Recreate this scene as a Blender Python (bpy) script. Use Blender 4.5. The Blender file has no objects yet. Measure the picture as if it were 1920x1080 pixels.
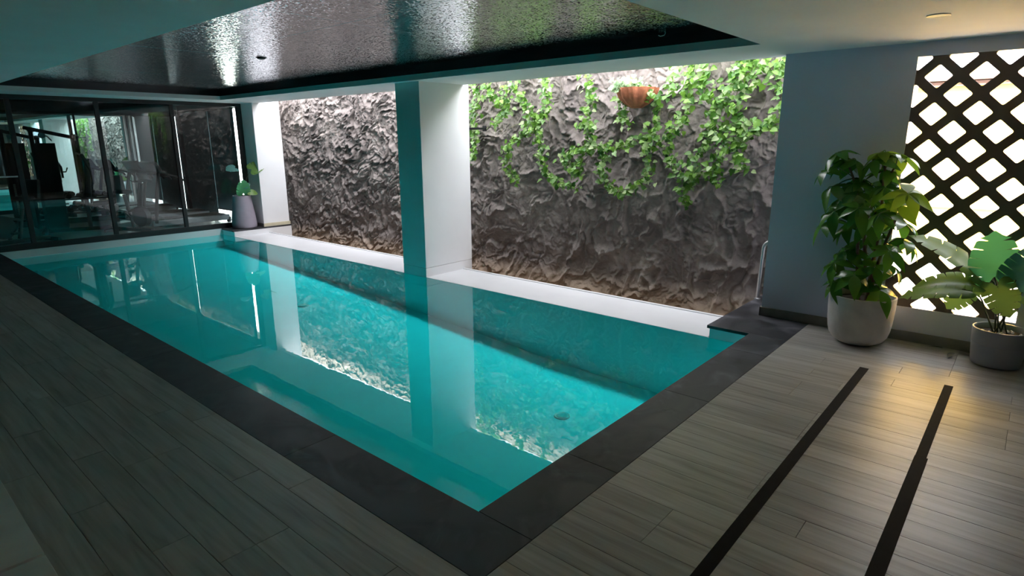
import bpy, bmesh, math, random
import numpy as np
from mathutils import Vector, Matrix, Euler
random.seed(7)
sc = bpy.context.scene
COL = sc.collection
D = bpy.data
# ------------------------------------------------------------------ camera
cam_d = D.cameras.new('camera'); cam = D.objects.new('camera', cam_d); COL.objects.link(cam)
cam_d.sensor_width = 36.0; cam_d.sensor_fit = 'HORIZONTAL'; cam_d.lens = 36.0 * 1126.34 / 1920.0
cam_d.clip_start = 0.05; cam_d.clip_end = 400
yw, pt, rl = (math.radians(a) for a in (-49.105, -13.82, -0.29))
fw = Vector((-math.sin(yw) * math.cos(pt), math.cos(yw) * math.cos(pt), math.sin(pt)))
rt = Vector((math.cos(yw), math.sin(yw), 0)); up = rt.cross(fw)
rt2 = math.cos(rl) * rt + math.sin(rl) * up; up2 = -math.sin(rl) * rt + math.cos(rl) * up
M = Matrix((rt2, up2, -fw)).transposed().to_4x4(); M.translation = Vector((-1.8363, -1.8134, 1.76))
cam.matrix_world = M
sc.camera = cam
# ------------------------------------------------------------------ world, sun, exposure
w = D.worlds.new('sky'); sc.world = w; w.use_nodes = True
wn = w.node_tree.nodes; wl = w.node_tree.links
bg = wn['Background']
# hazy bright overcast sky, slightly brighter overhead
tcw = wn.new('ShaderNodeTexCoord'); sxw = wn.new('ShaderNodeSeparateXYZ'); rw_ = wn.new('ShaderNodeValToRGB')
wl.new(tcw.outputs['Generated'], sxw.inputs[0]); wl.new(sxw.outputs['Z'], rw_.inputs[0])
rw_.color_ramp.elements[0].position = 0.0; rw_.color_ramp.elements[0].color = (.74, .80, .86, 1)
rw_.color_ramp.elements[1].position = 1.0; rw_.color_ramp.elements[1].color = (.97, .95, 1.0, 1)
wl.new(rw_.outputs[0], bg.inputs['Color'])
bg.inputs['Strength'].default_value = 1.0
sun_d = D.lights.new('sun', 'SUN'); sun_d.energy = 5.0; sun_d.angle = math.radians(1.5); sun_d.color = (1.0, .93, .8)
sun = D.objects.new('sun', sun_d); COL.objects.link(sun)
sdir = Vector((0.62, 0.18, -0.80)).normalized()
sun.rotation_euler = sdir.to_track_quat('-Z', 'Y').to_euler()
def portal(name, loc, rot, sx, sy):
    l = D.lights.new(name, 'AREA'); l.shape = 'RECTANGLE'; l.size = sx; l.size_y = sy
    o = D.objects.new(name, l); COL.objects.link(o); o.location = loc; o.rotation_euler = rot
    l.cycles.is_portal = True
portal('sky_portal_well', (4.86, 5.4, 3.05), (0, 0, 0), .72, 11.2)
portal('sky_portal_screen', (4.62, -1.38, 1.36), (0, math.radians(-90), 0), 2.1, .95)
sc.view_settings.view_transform = 'Standard'; sc.view_settings.look = 'None'
sc.view_settings.gamma = 1.0; sc.view_settings.use_curve_mapping = False
sc.view_settings.exposure = 3.95
try:
    sc.cycles.max_bounces = 14; sc.cycles.diffuse_bounces = 7; sc.cycles.glossy_bounces = 5
    sc.cycles.transparent_max_bounces = 20; sc.cycles.transmission_bounces = 8
    sc.cycles.use_denoising = True; sc.cycles.caustics_reflective = False
    sc.cycles.sample_clamp_indirect = 6.0
except Exception: pass

# ------------------------------------------------------------------ material helpers
def newmat(name):
    m = D.materials.new(name); m.use_nodes = True
    nt = m.node_tree; nt.nodes.clear()
    out = nt.nodes.new('ShaderNodeOutputMaterial')
    return m, nt, out
def N(nt, t, **kw):
    n = nt.nodes.new(t)
    for k, v in kw.items():
        if k in n.inputs: n.inputs[k].default_value = v
        else: setattr(n, k, v)
    return n
def ramp(nt, stops, interp='LINEAR'):
    r = nt.nodes.new('ShaderNodeValToRGB'); e = r.color_ramp; e.interpolation = interp
    e.elements[0].position = stops[0][0]; e.elements[0].color = (*stops[0][1], 1)
    e.elements[1].position = stops[-1][0]; e.elements[1].color = (*stops[-1][1], 1)
    for p, c in stops[1:-1]:
        x = e.elements.new(p); x.color = (*c, 1)
    return r
def simple(name, col, rough=.5, metal=0., noise=.08, nscale=8., bump=0., bscale=60., spec=.5, trans=None, coat=0.):
    m, nt, out = newmat(name)
    b = N(nt, 'ShaderNodeBsdfPrincipled', Roughness=rough, Metallic=metal)
    b.inputs['Specular IOR Level'].default_value = spec
    b.inputs['Coat Weight'].default_value = coat
    tc = N(nt, 'ShaderNodeTexCoord')
    nz = N(nt, 'ShaderNodeTexNoise', Scale=nscale, Detail=5.)
    nt.links.new(tc.outputs['Object'], nz.inputs['Vector'])
    lo = tuple(c * (1 - noise) for c in col); hi = tuple(min(1, c * (1 + noise)) for c in col)
    r = ramp(nt, [(.3, lo), (.7, hi)]); nt.links.new(nz.outputs['Fac'], r.inputs[0])
    nt.links.new(r.outputs[0], b.inputs['Base Color'])
    if bump:
        n2 = N(nt, 'ShaderNodeTexNoise', Scale=bscale, Detail=4.); nt.links.new(tc.outputs['Object'], n2.inputs['Vector'])
        bp = N(nt, 'ShaderNodeBump', Strength=bump, Distance=.01); nt.links.new(n2.outputs['Fac'], bp.inputs['Height'])
        nt.links.new(bp.outputs[0], b.inputs['Normal'])
    nt.links.new(b.outputs[0], out.inputs[0])
    return m
def leafmat(name, c1, c2, rough=.35, tr=.35, edge=None):
    m, nt, out = newmat(name)
    b = N(nt, 'ShaderNodeBsdfPrincipled', Roughness=rough)
    oi = N(nt, 'ShaderNodeObjectInfo')
    r = ramp(nt, [(0., c1), (1., c2)]); nt.links.new(oi.outputs['Random'], r.inputs[0])
    col = r.outputs[0]
    tc = N(nt, 'ShaderNodeTexCoord')
    nz = N(nt, 'ShaderNodeTexNoise', Scale=30., Detail=3.); nt.links.new(tc.outputs['Object'], nz.inputs['Vector'])
    if edge:   # variegated: pale blotches
        r2 = ramp(nt, [(.5, (0, 0, 0)), (.56, (1, 1, 1))]); nt.links.new(nz.outputs['Fac'], r2.inputs[0])
        mx = N(nt, 'ShaderNodeMix', data_type='RGBA'); nt.links.new(r2.outputs[0], mx.inputs['Factor'])
        nt.links.new(col, mx.inputs['A']); mx.inputs['B'].default_value = (*edge, 1); col = mx.outputs['Result']
    nt.links.new(col, b.inputs['Base Color'])
    t = N(nt, 'ShaderNodeBsdfTranslucent'); nt.links.new(col, t.inputs['Color'])
    ms = N(nt, 'ShaderNodeMixShader', Fac=tr); nt.links.new(b.outputs[0], ms.inputs[1]); nt.links.new(t.outputs[0], ms.inputs[2])
    nt.links.new(ms.outputs[0], out.inputs[0])
    return m

plaster = simple('white_plaster', (.82, .82, .83), .75, noise=.03, nscale=2, bump=.05, bscale=90)
plaster_blue = simple('grey_wall_paint', (.64, .68, .84), .6, noise=.04, nscale=1.5, bump=.05, bscale=90)
ledge_m = simple('white_ledge_render', (.80, .81, .83), .35, noise=.03, nscale=3)
cream = simple('cream_skirting', (.62, .56, .40), .45)
skirt_m = simple('dark_skirting', (.22, .22, .19), .45, noise=.2, nscale=6)
black = simple('black_powder_coat', (.012, .013, .015), .4, noise=.1)
black_gloss = simple('black_lacquer', (.008, .009, .012), .25, noise=.1)
darkpaint = simple('dark_ceiling_paint', (.05, .055, .06), .7)
rubber = simple('black_rubber', (.018, .018, .02), .55)
steel = simple('brushed_steel', (.6, .6, .6), .28, 1.0, bump=.03)
soil = simple('potting_soil', (.035, .025, .018), .95, noise=.5, nscale=40, bump=.8, bscale=70)
pot_a = simple('rough_grey_clay', (.58, .55, .53), .75, noise=.08, nscale=12, bump=.25, bscale=80)
pot_b = simple('grey_glazed_pot', (.36, .38, .44), .38, noise=.05, nscale=6)
pot_c = simple('mauve_grey_pot', (.30, .27, .32), .6, noise=.06, nscale=10, bump=.1)
terra = simple('terracotta', (.50, .17, .085), .8, noise=.25, nscale=18, bump=.4, bscale=50)
bark = simple('brown_bark', (.16, .10, .07), .85, noise=.35, nscale=30, bump=.6, bscale=60)
stemg = simple('green_stem', (.09, .16, .04), .5, noise=.2)
stemd = simple('dark_green_stem', (.03, .05, .02), .5, noise=.2)
vine_stem = simple('vine_stem', (.28, .30, .12), .6, noise=.2)
ivy_a = leafmat('ivy_leaf_green', (.035, .14, .012), (.26, .50, .07), .42, .4)
ivy_b = leafmat('ivy_leaf_light', (.14, .34, .08), (.50, .64, .30), .42, .4)
ivy_v = leafmat('ivy_leaf_variegated', (.12, .30, .08), (.22, .42, .16), .42, .35, edge=(.80, .88, .74))
umb_leaf = leafmat('umbrella_tree_leaf', (.035, .16, .018), (.10, .27, .03), .24, .30)
umb_leaf_y = leafmat('umbrella_tree_yellow_leaf', (.14, .28, .02), (.22, .36, .03), .30, .45)  # yellow-green, more translucent leaves for a few clusters
mon_leaf = leafmat('split_leaf_green', (.10, .22, .05), (.20, .33, .08), .38, .35)
mon_leaf_b = leafmat('split_leaf_bright', (.07, .30, .12), (.09, .36, .15), .35, .4)
mon_leaf_c = leafmat('split_leaf_bluish', (.07, .22, .20), (.09, .26, .24), .35, .35)
blind_m = simple('dark_blind_fabric', (.11, .18, .20), .9, noise=.05, bump=.1, bscale=200)
gymfloor = simple('grey_gym_floor', (.32, .34, .35), .35, noise=.1)
yellow = simple('yellow_exterior_render', (.85, .54, .10), .9, noise=.06, nscale=1.5)
brown = simple('brown_cornice_paint', (.07, .035, .025), .7)
concrete = simple('outdoor_concrete', (.55, .52, .48), .9, noise=.15)
screen_m = simple('glare_brown_screen', (.13, .105, .09), .6, noise=.1)  # brown raised to imitate glare from the bright opening
marble = simple('pale_polished_stone', (.80, .77, .72), .15, noise=.12, nscale=3)
tape_m = simple('black_rubber_strip', (.006, .006, .007), .8, noise=.3, nscale=20, spec=.15)
leafdry = simple('dry_dark_leaf', (.05, .055, .03), .7, noise=.3)
white_enamel = simple('white_enamel', (.7, .69, .66), .4)
grey_plastic = simple('grey_plastic', (.25, .26, .28), .35)
hedge = simple('outdoor_render_pale', (.75, .78, .8), .9)

def tile_stone():
    m, nt, out = newmat('dark_slate_tile')
    b = N(nt, 'ShaderNodeBsdfPrincipled'); g = N(nt, 'ShaderNodeNewGeometry')
    oi = N(nt, 'ShaderNodeObjectInfo')
    n1 = N(nt, 'ShaderNodeTexNoise', Scale=2.6, Detail=7., Distortion=1.2); nt.links.new(g.outputs['Position'], n1.inputs['Vector'])
    r = ramp(nt, [(.30, (.014, .014, .016)), (.52, (.028, .029, .033)), (.64, (.07, .07, .08)), (.80, (.17, .17, .19))]); nt.links.new(n1.outputs['Fac'], r.inputs[0])
    hv = N(nt, 'ShaderNodeHueSaturation'); ma = N(nt, 'ShaderNodeMapRange'); ma.inputs[3].default_value = .8; ma.inputs[4].default_value = 1.2
    nt.links.new(oi.outputs['Random'], ma.inputs[0]); nt.links.new(ma.outputs[0], hv.inputs['Value']); nt.links.new(r.outputs[0], hv.inputs['Color'])
    nt.links.new(hv.outputs[0], b.inputs['Base Color'])
    r2 = ramp(nt, [(.3, (.38,) * 3), (.7, (.6,) * 3)]); nt.links.new(n1.outputs['Fac'], r2.inputs[0]); nt.links.new(r2.outputs[0], b.inputs['Roughness'])
    nt.links.new(b.outputs[0], out.inputs[0]); return m
slate = tile_stone()

def plank_mat():
    m, nt, out = newmat('grey_oak_look_plank')
    b = N(nt, 'ShaderNodeBsdfPrincipled'); g = N(nt, 'ShaderNodeNewGeometry'); oi = N(nt, 'ShaderNodeObjectInfo')
    mp = N(nt, 'ShaderNodeMapping'); mp.inputs['Scale'].default_value = (26, 1.6, 1)
    nt.links.new(g.outputs['Position'], mp.inputs['Vector'])
    cb = N(nt, 'ShaderNodeVectorMath', operation='MULTIPLY'); cb.inputs[1].default_value = (91, 37, 13)
    nt.links.new(oi.outputs['Random'], cb.inputs[0]); ad = N(nt, 'ShaderNodeVectorMath', operation='ADD')
    nt.links.new(mp.outputs[0], ad.inputs[0]); nt.links.new(cb.outputs[0], ad.inputs[1])
    n1 = N(nt, 'ShaderNodeTexNoise', Scale=1., Detail=5., Distortion=.6); nt.links.new(ad.outputs[0], n1.inputs['Vector'])
    r = ramp(nt, [(.25, (.28, .25, .215)), (.42, (.39, .365, .325)), (.6, (.47, .45, .415)), (.8, (.53, .51, .48))])
    nt.links.new(n1.outputs['Fac'], r.inputs[0])
    hv = N(nt, 'ShaderNodeHueSaturation'); ma = N(nt, 'ShaderNodeMapRange'); ma.inputs[3].default_value = .85; ma.inputs[4].default_value = 1.12
    nt.links.new(oi.outputs['Random'], ma.inputs[0]); nt.links.new(ma.outputs[0], hv.inputs['Value']); nt.links.new(r.outputs[0], hv.inputs['Color'])
    nt.links.new(hv.outputs[0], b.inputs['Base Color']); b.inputs['Roughness'].default_value = .36
    bp = N(nt, 'ShaderNodeBump', Strength=.12, Distance=.002); nt.links.new(n1.outputs['Fac'], bp.inputs['Height']); nt.links.new(bp.outputs[0], b.inputs['Normal'])
    nt.links.new(b.outputs[0], out.inputs[0]); return m
plankm = plank_mat()

def stone_mat():
    m, nt, out = newmat('rough_cast_rock')
    b = N(nt, 'ShaderNodeBsdfPrincipled', Roughness=.85); b.inputs['Specular IOR Level'].default_value = .3
    g = N(nt, 'ShaderNodeNewGeometry'); tc = N(nt, 'ShaderNodeTexCoord')
    n1 = N(nt, 'ShaderNodeTexNoise', Scale=1.6, Detail=8., Roughness=.6); nt.links.new(g.outputs['Position'], n1.inputs['Vector'])
    r = ramp(nt, [(.3, (.155, .133, .125)), (.55, (.235, .205, .19)), (.75, (.36, .32, .29))]); nt.links.new(n1.outputs['Fac'], r.inputs[0])
    # browner colour towards the bottom of the wall
    sx = N(nt, 'ShaderNodeSeparateXYZ'); nt.links.new(g.outputs['Position'], sx.inputs[0])
    mr = N(nt, 'ShaderNodeMapRange'); mr.inputs[1].default_value = -.02; mr.inputs[2].default_value = -.5; nt.links.new(sx.outputs['Z'], mr.inputs[0])
    mx = N(nt, 'ShaderNodeMix', data_type='RGBA'); nt.links.new(mr.outputs[0], mx.inputs['Factor']); nt.links.new(r.outputs[0], mx.inputs['A'])
    mx.inputs['B'].default_value = (.40, .29, .19, 1)
    nt.links.new(mx.outputs['Result'], b.inputs['Base Color'])
    n2 = N(nt, 'ShaderNodeTexNoise', Scale=38., Detail=6.); nt.links.new(g.outputs['Position'], n2.inputs['Vector'])
    bp = N(nt, 'ShaderNodeBump', Strength=.5, Distance=.012); nt.links.new(n2.outputs['Fac'], bp.inputs['Height']); nt.links.new(bp.outputs[0], b.inputs['Normal'])
    nt.links.new(b.outputs[0], out.inputs[0]); return m
rock = stone_mat()

def foil_mat():
    m, nt, out = newmat('crinkled_dark_ceiling_film')
    b = N(nt, 'ShaderNodeBsdfPrincipled', Metallic=1.0); b.inputs['Base Color'].default_value = (.74, .75, .80, 1)
    g = N(nt, 'ShaderNodeNewGeometry')
    n1 = N(nt, 'ShaderNodeTexVoronoi', Scale=80.); nt.links.new(g.outputs['Position'], n1.inputs['Vector'])
    sb = N(nt, 'ShaderNodeVectorMath', operation='SUBTRACT'); sb.inputs[1].default_value = (.5, .5, .5); nt.links.new(n1.outputs['Color'], sb.inputs[0])
    sc_ = N(nt, 'ShaderNodeVectorMath', operation='MULTIPLY'); sc_.inputs[1].default_value = (.20, .20, .0); nt.links.new(sb.outputs[0], sc_.inputs[0])
    ad = N(nt, 'ShaderNodeVectorMath', operation='ADD'); nt.links.new(g.outputs['Normal'], ad.inputs[0]); nt.links.new(sc_.outputs[0], ad.inputs[1])
    nm = N(nt, 'ShaderNodeVectorMath', operation='NORMALIZE'); nt.links.new(ad.outputs[0], nm.inputs[0])
    n2 = N(nt, 'ShaderNodeTexNoise', Scale=45., Detail=3.); nt.links.new(g.outputs['Position'], n2.inputs['Vector'])
    b.inputs['Roughness'].default_value = .13
    bp = N(nt, 'ShaderNodeBump', Strength=.25, Distance=.004); nt.links.new(n2.outputs['Fac'], bp.inputs['Height']); nt.links.new(nm.outputs[0], bp.inputs['Normal'])
    nt.links.new(bp.outputs[0], b.inputs['Normal'])
    nt.links.new(b.outputs[0], out.inputs[0]); return m
foil = foil_mat()

def clear_mat(name, tint, ior, rough=0.0, gain=1.0, bump=None):
    """see-through sheet: tinted transparency plus Fresnel mirror reflection, the same from both sides"""
    m, nt, out = newmat(name)
    t = N(nt, 'ShaderNodeBsdfTransparent'); t.inputs['Color'].default_value = (*tint, 1)
    gl = N(nt, 'ShaderNodeBsdfGlossy', Roughness=rough)
    fr = N(nt, 'ShaderNodeFresnel'); g = N(nt, 'ShaderNodeNewGeometry')
    mr = N(nt, 'ShaderNodeMapRange'); mr.inputs[3].default_value = ior; mr.inputs[4].default_value = 1 / ior
    nt.links.new(g.outputs['Backfacing'], mr.inputs[0]); nt.links.new(mr.outputs[0], fr.inputs['IOR'])
    ms = N(nt, 'ShaderNodeMixShader')
    ml = N(nt, 'ShaderNodeMath', operation='MULTIPLY'); ml.inputs[1].default_value = gain; ml.use_clamp = True
    nt.links.new(fr.outputs[0], ml.inputs[0]); nt.links.new(ml.outputs[0], ms.inputs[0])
    if bump:
        n = N(nt, 'ShaderNodeTexNoise', Scale=bump[0], Detail=3.); nt.links.new(g.outputs['Position'], n.inputs['Vector'])
        bp = N(nt, 'ShaderNodeBump', Strength=bump[1], Distance=.01); nt.links.new(n.outputs['Fac'], bp.inputs['Height'])
        nt.links.new(bp.outputs[0], gl.inputs['Normal'])
    nt.links.new(t.outputs[0], ms.inputs[1]); nt.links.new(gl.outputs[0], ms.inputs[2]); nt.links.new(ms.outputs[0], out.inputs[0])
    return m
water_m = clear_mat('pool_water', (.20, .97, .98), 1.33, 0.0, 1.15, bump=(5.0, .035))
glass_m = clear_mat('green_tinted_glass', (.90, .985, .975), 1.5, 0.0, 1.25)
mirror_m, nt, out = newmat('wall_mirror'); g_ = N(nt, 'ShaderNodeBsdfGlossy', Roughness=0.0); g_.inputs['Color'].default_value = (.88, .94, .93, 1); nt.links.new(g_.outputs[0], out.inputs[0])
pool_m = simple('pale_aqua_pool_finish', (.36, .96, .975), .8, noise=.03, nscale=2)
lamp_m, nt, out = newmat('downlight_diffuser_off'); b_ = N(nt, 'ShaderNodeBsdfPrincipled', Roughness=.5); b_.inputs['Base Color'].default_value = (.8, .78, .72, 1); nt.links.new(b_.outputs[0], out.inputs[0])

# ------------------------------------------------------------------ object helpers
def tag(o, label=None, cat=None, group=None, kind=None):
    if label: o['label'] = label
    if cat: o['category'] = cat
    if group: o['group'] = group
    if kind: o['kind'] = kind
    return o
def link(name, mesh, parent=None, mat=None):
    o = D.objects.new(name, mesh); COL.objects.link(o)
    if parent: o.parent = parent
    if mat:
        mesh.materials.clear(); mesh.materials.append(mat)
    return o
def empty(name, loc=(0, 0, 0), rz=0, scale=1):
    o = D.objects.new(name, None); COL.objects.link(o); o.location = loc; o.rotation_euler = (0, 0, rz); o.scale = (scale,) * 3
    o.empty_display_size = .1
    return o
def bm_new(): return bmesh.new()
def box(bm, x0, x1, y0, y1, z0, z1, bev=0, seg=2):
    r = bmesh.ops.create_cube(bm, size=1, matrix=Matrix.Translation(((x0 + x1) / 2, (y0 + y1) / 2, (z0 + z1) / 2)) @ Matrix.Diagonal((x1 - x0, y1 - y0, z1 - z0, 1)))
    if bev:
        vs = set(r['verts']); es = [e for e in bm.edges if e.verts[0] in vs and e.verts[1] in vs]
        bmesh.ops.bevel(bm, geom=es, offset=bev, segments=seg, affect='EDGES', profile=.5)
def obox(bm, c, size, rot=(0, 0, 0), bev=0):
    b2 = bmesh.new(); box(b2, -size[0] / 2, size[0] / 2, -size[1] / 2, size[1] / 2, -size[2] / 2, size[2] / 2, bev)
    b2.transform(Matrix.Translation(c) @ Euler(rot).to_matrix().to_4x4())
    me = D.meshes.new('tmp'); b2.to_mesh(me); b2.free(); bm.from_mesh(me); D.meshes.remove(me)
def tube(bm, pts, r, seg=8, cap=True):
    pts = [Vector(p) for p in pts]; n = len(pts); rs = r if isinstance(r, (list, tuple)) else [r] * n
    rings = []; ref = Vector((0, 0, 1))
    for i, p in enumerate(pts):
        t = (pts[min(i + 1, n - 1)] - pts[max(i - 1, 0)]).normalized()
        if abs(t.dot(ref)) > .95: ref = Vector((1, 0, 0)) if abs(t.x) < .9 else Vector((0, 1, 0))
        u = t.cross(ref).normalized(); v = t.cross(u).normalized(); ref = v.cross(t) if False else ref
        rings.append([bm.verts.new(p + rs[i] * (math.cos(a) * u + math.sin(a) * v)) for a in [2 * math.pi * k / seg for k in range(seg)]])
    for a, b in zip(rings, rings[1:]):
        # match start vertex to avoid twisting
        off = min(range(seg), key=lambda k: (a[0].co - b[k].co).length)
        for k in range(seg):
            bm.faces.new((a[k], a[(k + 1) % seg], b[(k + 1 + off) % seg], b[(k + off) % seg]))
        b[:] = [b[(k + off) % seg] for k in range(seg)]
    if cap:
        bm.faces.new(rings[0][::-1]); bm.faces.new(rings[-1])
def lathe(bm, prof, seg=48, c=(0, 0), ripple=None):
    rings = []
    for r, z in prof:
        if r < 1e-5: rings.append([bm.verts.new((c[0], c[1], z))]); continue
        ring = []
        for k in range(seg):
            a = 2 * math.pi * k / seg; rr = r * (1 + (ripple(a, z) if ripple else 0))
            ring.append(bm.verts.new((c[0] + rr * math.cos(a), c[1] + rr * math.sin(a), z)))
        rings.append(ring)
    for a, b in zip(rings, rings[1:]):
        for k in range(seg):
            k2 = (k + 1) % seg
            if len(a) == 1 and len(b) > 1: bm.faces.new((a[0], b[k2], b[k]))
            elif len(b) == 1 and len(a) > 1: bm.faces.new((a[k], a[k2], b[0]))
            elif len(a) > 1: bm.faces.new((a[k], a[k2], b[k2], b[k]))
def done(name, bm, mat, parent=None, smooth=False, recalc=True):
    if recalc: bmesh.ops.recalc_face_normals(bm, faces=bm.faces)
    me = D.meshes.new(name); bm.to_mesh(me); bm.free()
    if smooth:
        me.polygons.foreach_set('use_smooth', [True] * len(me.polygons))
        try: me.set_sharp_from_angle(angle=math.radians(40))
        except Exception: pass
    return link(name, me, parent, mat)
def bx(name, dims, mat, parent=None, bev=0):
    bm = bm_new(); box(bm, *dims, bev); return done(name, bm, mat, parent)
def dup(o, parent=None):
    c = o.copy(); COL.objects.link(c)
    if parent: c.parent = parent
    for ch in o.children: dup(ch, c)
    return c

# ------------------------------------------------------------------ dimensions (metres, pool corner = origin)
H = 2.5235; ZW = -.132; WS = 3.669; WB = 4.439; WL = 4.329; XO = 4.49; LP = 10.96; LC = 10.4425; YS = .418
C1 = .336; C2 = .326; ZC = 2.70
RX0, RX1, RY0, RY1 = .052, 3.549, .105, 10.129

# ------------------------------------------------------------------ pool shell, ledge, water
bm = bm_new()
prof = [(0, -.88), (2.2, -.84), (4.6, -.68), (7.0, -.54), (11.0, -.38)]     # sloping pool bottom
for (y0, z0), (y1, z1) in zip(prof, prof[1:]):
    y1 = min(y1, LP)
    E_ = .004
    y0 = max(y0, E_); y1 = min(y1, LP - E_)
    v = [bm.verts.new(p) for p in ((E_, y0, z0), (WS - E_, y0, z0), (WS - E_, y1, z1), (E_, y1, z1))]; bm.faces.new(v)
    for X in (E_, WS - E_):
        top = -.03 if X < 1 else ZW - .002
        q = [bm.verts.new(p) for p in ((X, y0, z0), (X, y1, z1), (X, y1, top), (X, y0, top))]; bm.faces.new(q if X > 1 else q[::-1])
q = [bm.verts.new(p) for p in ((E_, E_, -.88), (E_, E_, -.03), (WS - E_, E_, -.03), (WS - E_, E_, -.88))]; bm.faces.new(q)
q = [bm.verts.new(p) for p in ((E_, LP - E_, -.40), (WS - E_, LP - E_, -.40), (WS - E_, LP - E_, ZW - .002), (E_, LP - E_, ZW - .002))]; bm.faces.new(q)
basin = done('pool_basin', bm, pool_m, recalc=False); tag(basin, kind='structure')
bx('pool_wall_band', (0, WS, LP, LP + .05, ZW, -.004), plaster, basin)
# drain discs in the pool bottom
for i, (x, y) in enumerate(((2.55, 1.35), (2.6, 6.1))):
    zz = np.interp(y, [p[0] for p in prof], [p[1] for p in prof])
    bm = bm_new(); lathe(bm, [(0, zz + .012), (.05, zz + .012), (.055, zz + .006), (.075, zz + .012), (.08, zz)], 24, (x, y))
    done('floor_drain', bm, white_enamel, basin)
bm = bm_new()
q = [bm.verts.new(p) for p in ((0, 0, ZW), (WS, 0, ZW), (WS, LP, ZW), (0, LP, ZW))]; bm.faces.new(q)
wat = done('pool_water', bm, water_m, recalc=False); tag(wat, 'still turquoise water filling the long indoor pool', 'water', kind='stuff')
bm = bm_new(); box(bm, WS, WB, YS, LC, -1.0, ZW + .004)
box(bm, WB - .035, WB + .005, YS, LC, -1.0, ZW + .016)
ledge = done('pool_ledge', bm, ledge_m); tag(ledge, kind='structure')
# near and far slabs at the ends of the ledge
for nm, y0, y1, x1 in (('ledge_platform', -C2, YS, 5.15), ('ledge_platform', LC, LP, 4.94)):
    p = bx(nm, (WS, x1 - .01, y0 + .004 if y0 > 0 else y0, y1 - .02 if y0 < 0 else y1, -1.0, -.03), plaster); tag(p, kind='structure')
    bx('slab', (WS - .024, x1, y0, y1, -.03, 0), slate, p, .002)

# ------------------------------------------------------------------ coping tiles
cop = bx('trim_1', (-C1 + .002, 0, -C2 + .002, LP, -.5, -.02), concrete); tag(cop, kind='structure')
bx('coping_bed', (0, WS, -C2 + .002, 0, -.5, -.02), concrete, cop)
def tile(x0, x1, y0, y1, parent, name='coping_tile', mat=slate, z0=-.02, z1=0):
    g = .0018
    return bx(name, (x0 + g, x1 - g, y0 + g, y1 - g, z0, z1), mat, parent, .0012)
ys = [-C2, 1.23, 2.44, 3.64, 4.85, 6.05, 7.26, 8.46, 9.67, 10.955]
for a, b in zip(ys, ys[1:]): tile(-C1, 0.012, a, b, cop)
xs = [0.012, .75, 1.95, 3.12, WS - .026]
for a, b in zip(xs, xs[1:]): tile(a, b, -C2, 0.012, cop)

# ------------------------------------------------------------------ deck: planks
fl = bm_new(); box(fl, -2.7, -C1, -3.7, LP, -.5, -.012); box(fl, -C1, WL + .3, -3.7, -C2, -.5, -.012)
floor = done('floor', fl, simple('dark_grout', (.07, .07, .065), .9)); tag(floor, kind='structure')
PW = .162; meshes = {}
def plank(x0, y0, wd, ln):
    key = (round(wd, 3), round(ln, 2))
    if key not in meshes:
        bm = bm_new(); box(bm, .001, wd - .001, .001, ln - .001, -.012, 0, .0008, 1)
        bmesh.ops.recalc_face_normals(bm, faces=bm.faces); me = D.meshes.new('plank'); bm.to_mesh(me); bm.free(); me.materials.append(plankm); meshes[key] = me
    o = D.objects.new('plank', meshes[key]); COL.objects.link(o); o.parent = floor; o.location = (x0, y0, random.uniform(-.0004, .0004))
rp = random.Random(3)
# right-hand deck
k = 0; x = -.008 - 2 * PW
xr0 = -C1
edges = [-C1, -.170, -.008]
while edges[-1] + PW < WL: edges.append(edges[-1] + PW)
edges.append(WL)
for x0, x1 in zip(edges, edges[1:]):
    y = -C2; first = rp.choice([.38, .62, .9, 1.2])
    while y > -3.3:
        ln = min(first, y + 3.3); first = 1.2
        if ln < .05: break
        y -= ln; plank(x0, y, x1 - x0, round(ln, 2))
# left-hand deck
xe = [-C1, -.494]
while xe[-1] - PW > -1.48: xe.append(xe[-1] - PW)
xe.append(-1.62)
for x1, x0 in zip(xe, xe[1:]):
    y = -3.3 + rp.choice([0, .3, .6, .9]) - .9
    while y < LP - .05:
        ln = 1.2; y0 = max(y, -3.3); y1 = min(y + ln, LP)
        if y1 - y0 > .1: plank(x0, y0, x1 - x0, round(y1 - y0, 2))
        y += ln
# raised step of polished slabs at the left
ST = .12
step = bx('marble_step', (-2.7, -1.50, -3.7, LP, -.012, ST - .03), skirt_m); tag(step, kind='structure')
yy = -2.6
while yy < LP:
    tile(-2.7, -1.478, yy, min(yy + 1.2 * 1.0, LP), step, 'step_slab', marble, ST - .03, ST); yy += 1.217

# rubber strips on the deck
for i, (yc, lab) in enumerate(((-1.0, 'black strip across the deck planks, nearer the pool'), (-1.55, 'black strip across the deck, with a small jog in its edge'), (-2.11, 'black strip across the deck at the right edge'))):
    r_ = empty('floor_strip', (0, yc, 0)); tag(r_, lab, 'floor strip', 'black strips set across the deck')
    if i != 1: bx('strip', (-.6, 3.345, -.031, .031, 0, .0035), tape_m, r_, .001)
    else:
        bx('strip', (-.6, 2.01, -.032, .032, 0, .0035), tape_m, r_, .001)
        bx('strip', (2.01, 3.345, -.024, .030, 0, .0035), tape_m, r_, .001)

# ------------------------------------------------------------------ walls
GT = 2.75
wall_dark = simple('ambient_cutting_wall_paint', (.13, .14, .15), .7)  # unseen walls darkened to cut ambient light on the left deck
bx('wall_left', (-2.85, -2.7, -3.85, 14.5, -.5, 3.2), wall_dark)
bx('wall_back', (-2.7, 4.6, -3.85, -3.7, -.5, 3.2), wall_dark)
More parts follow.
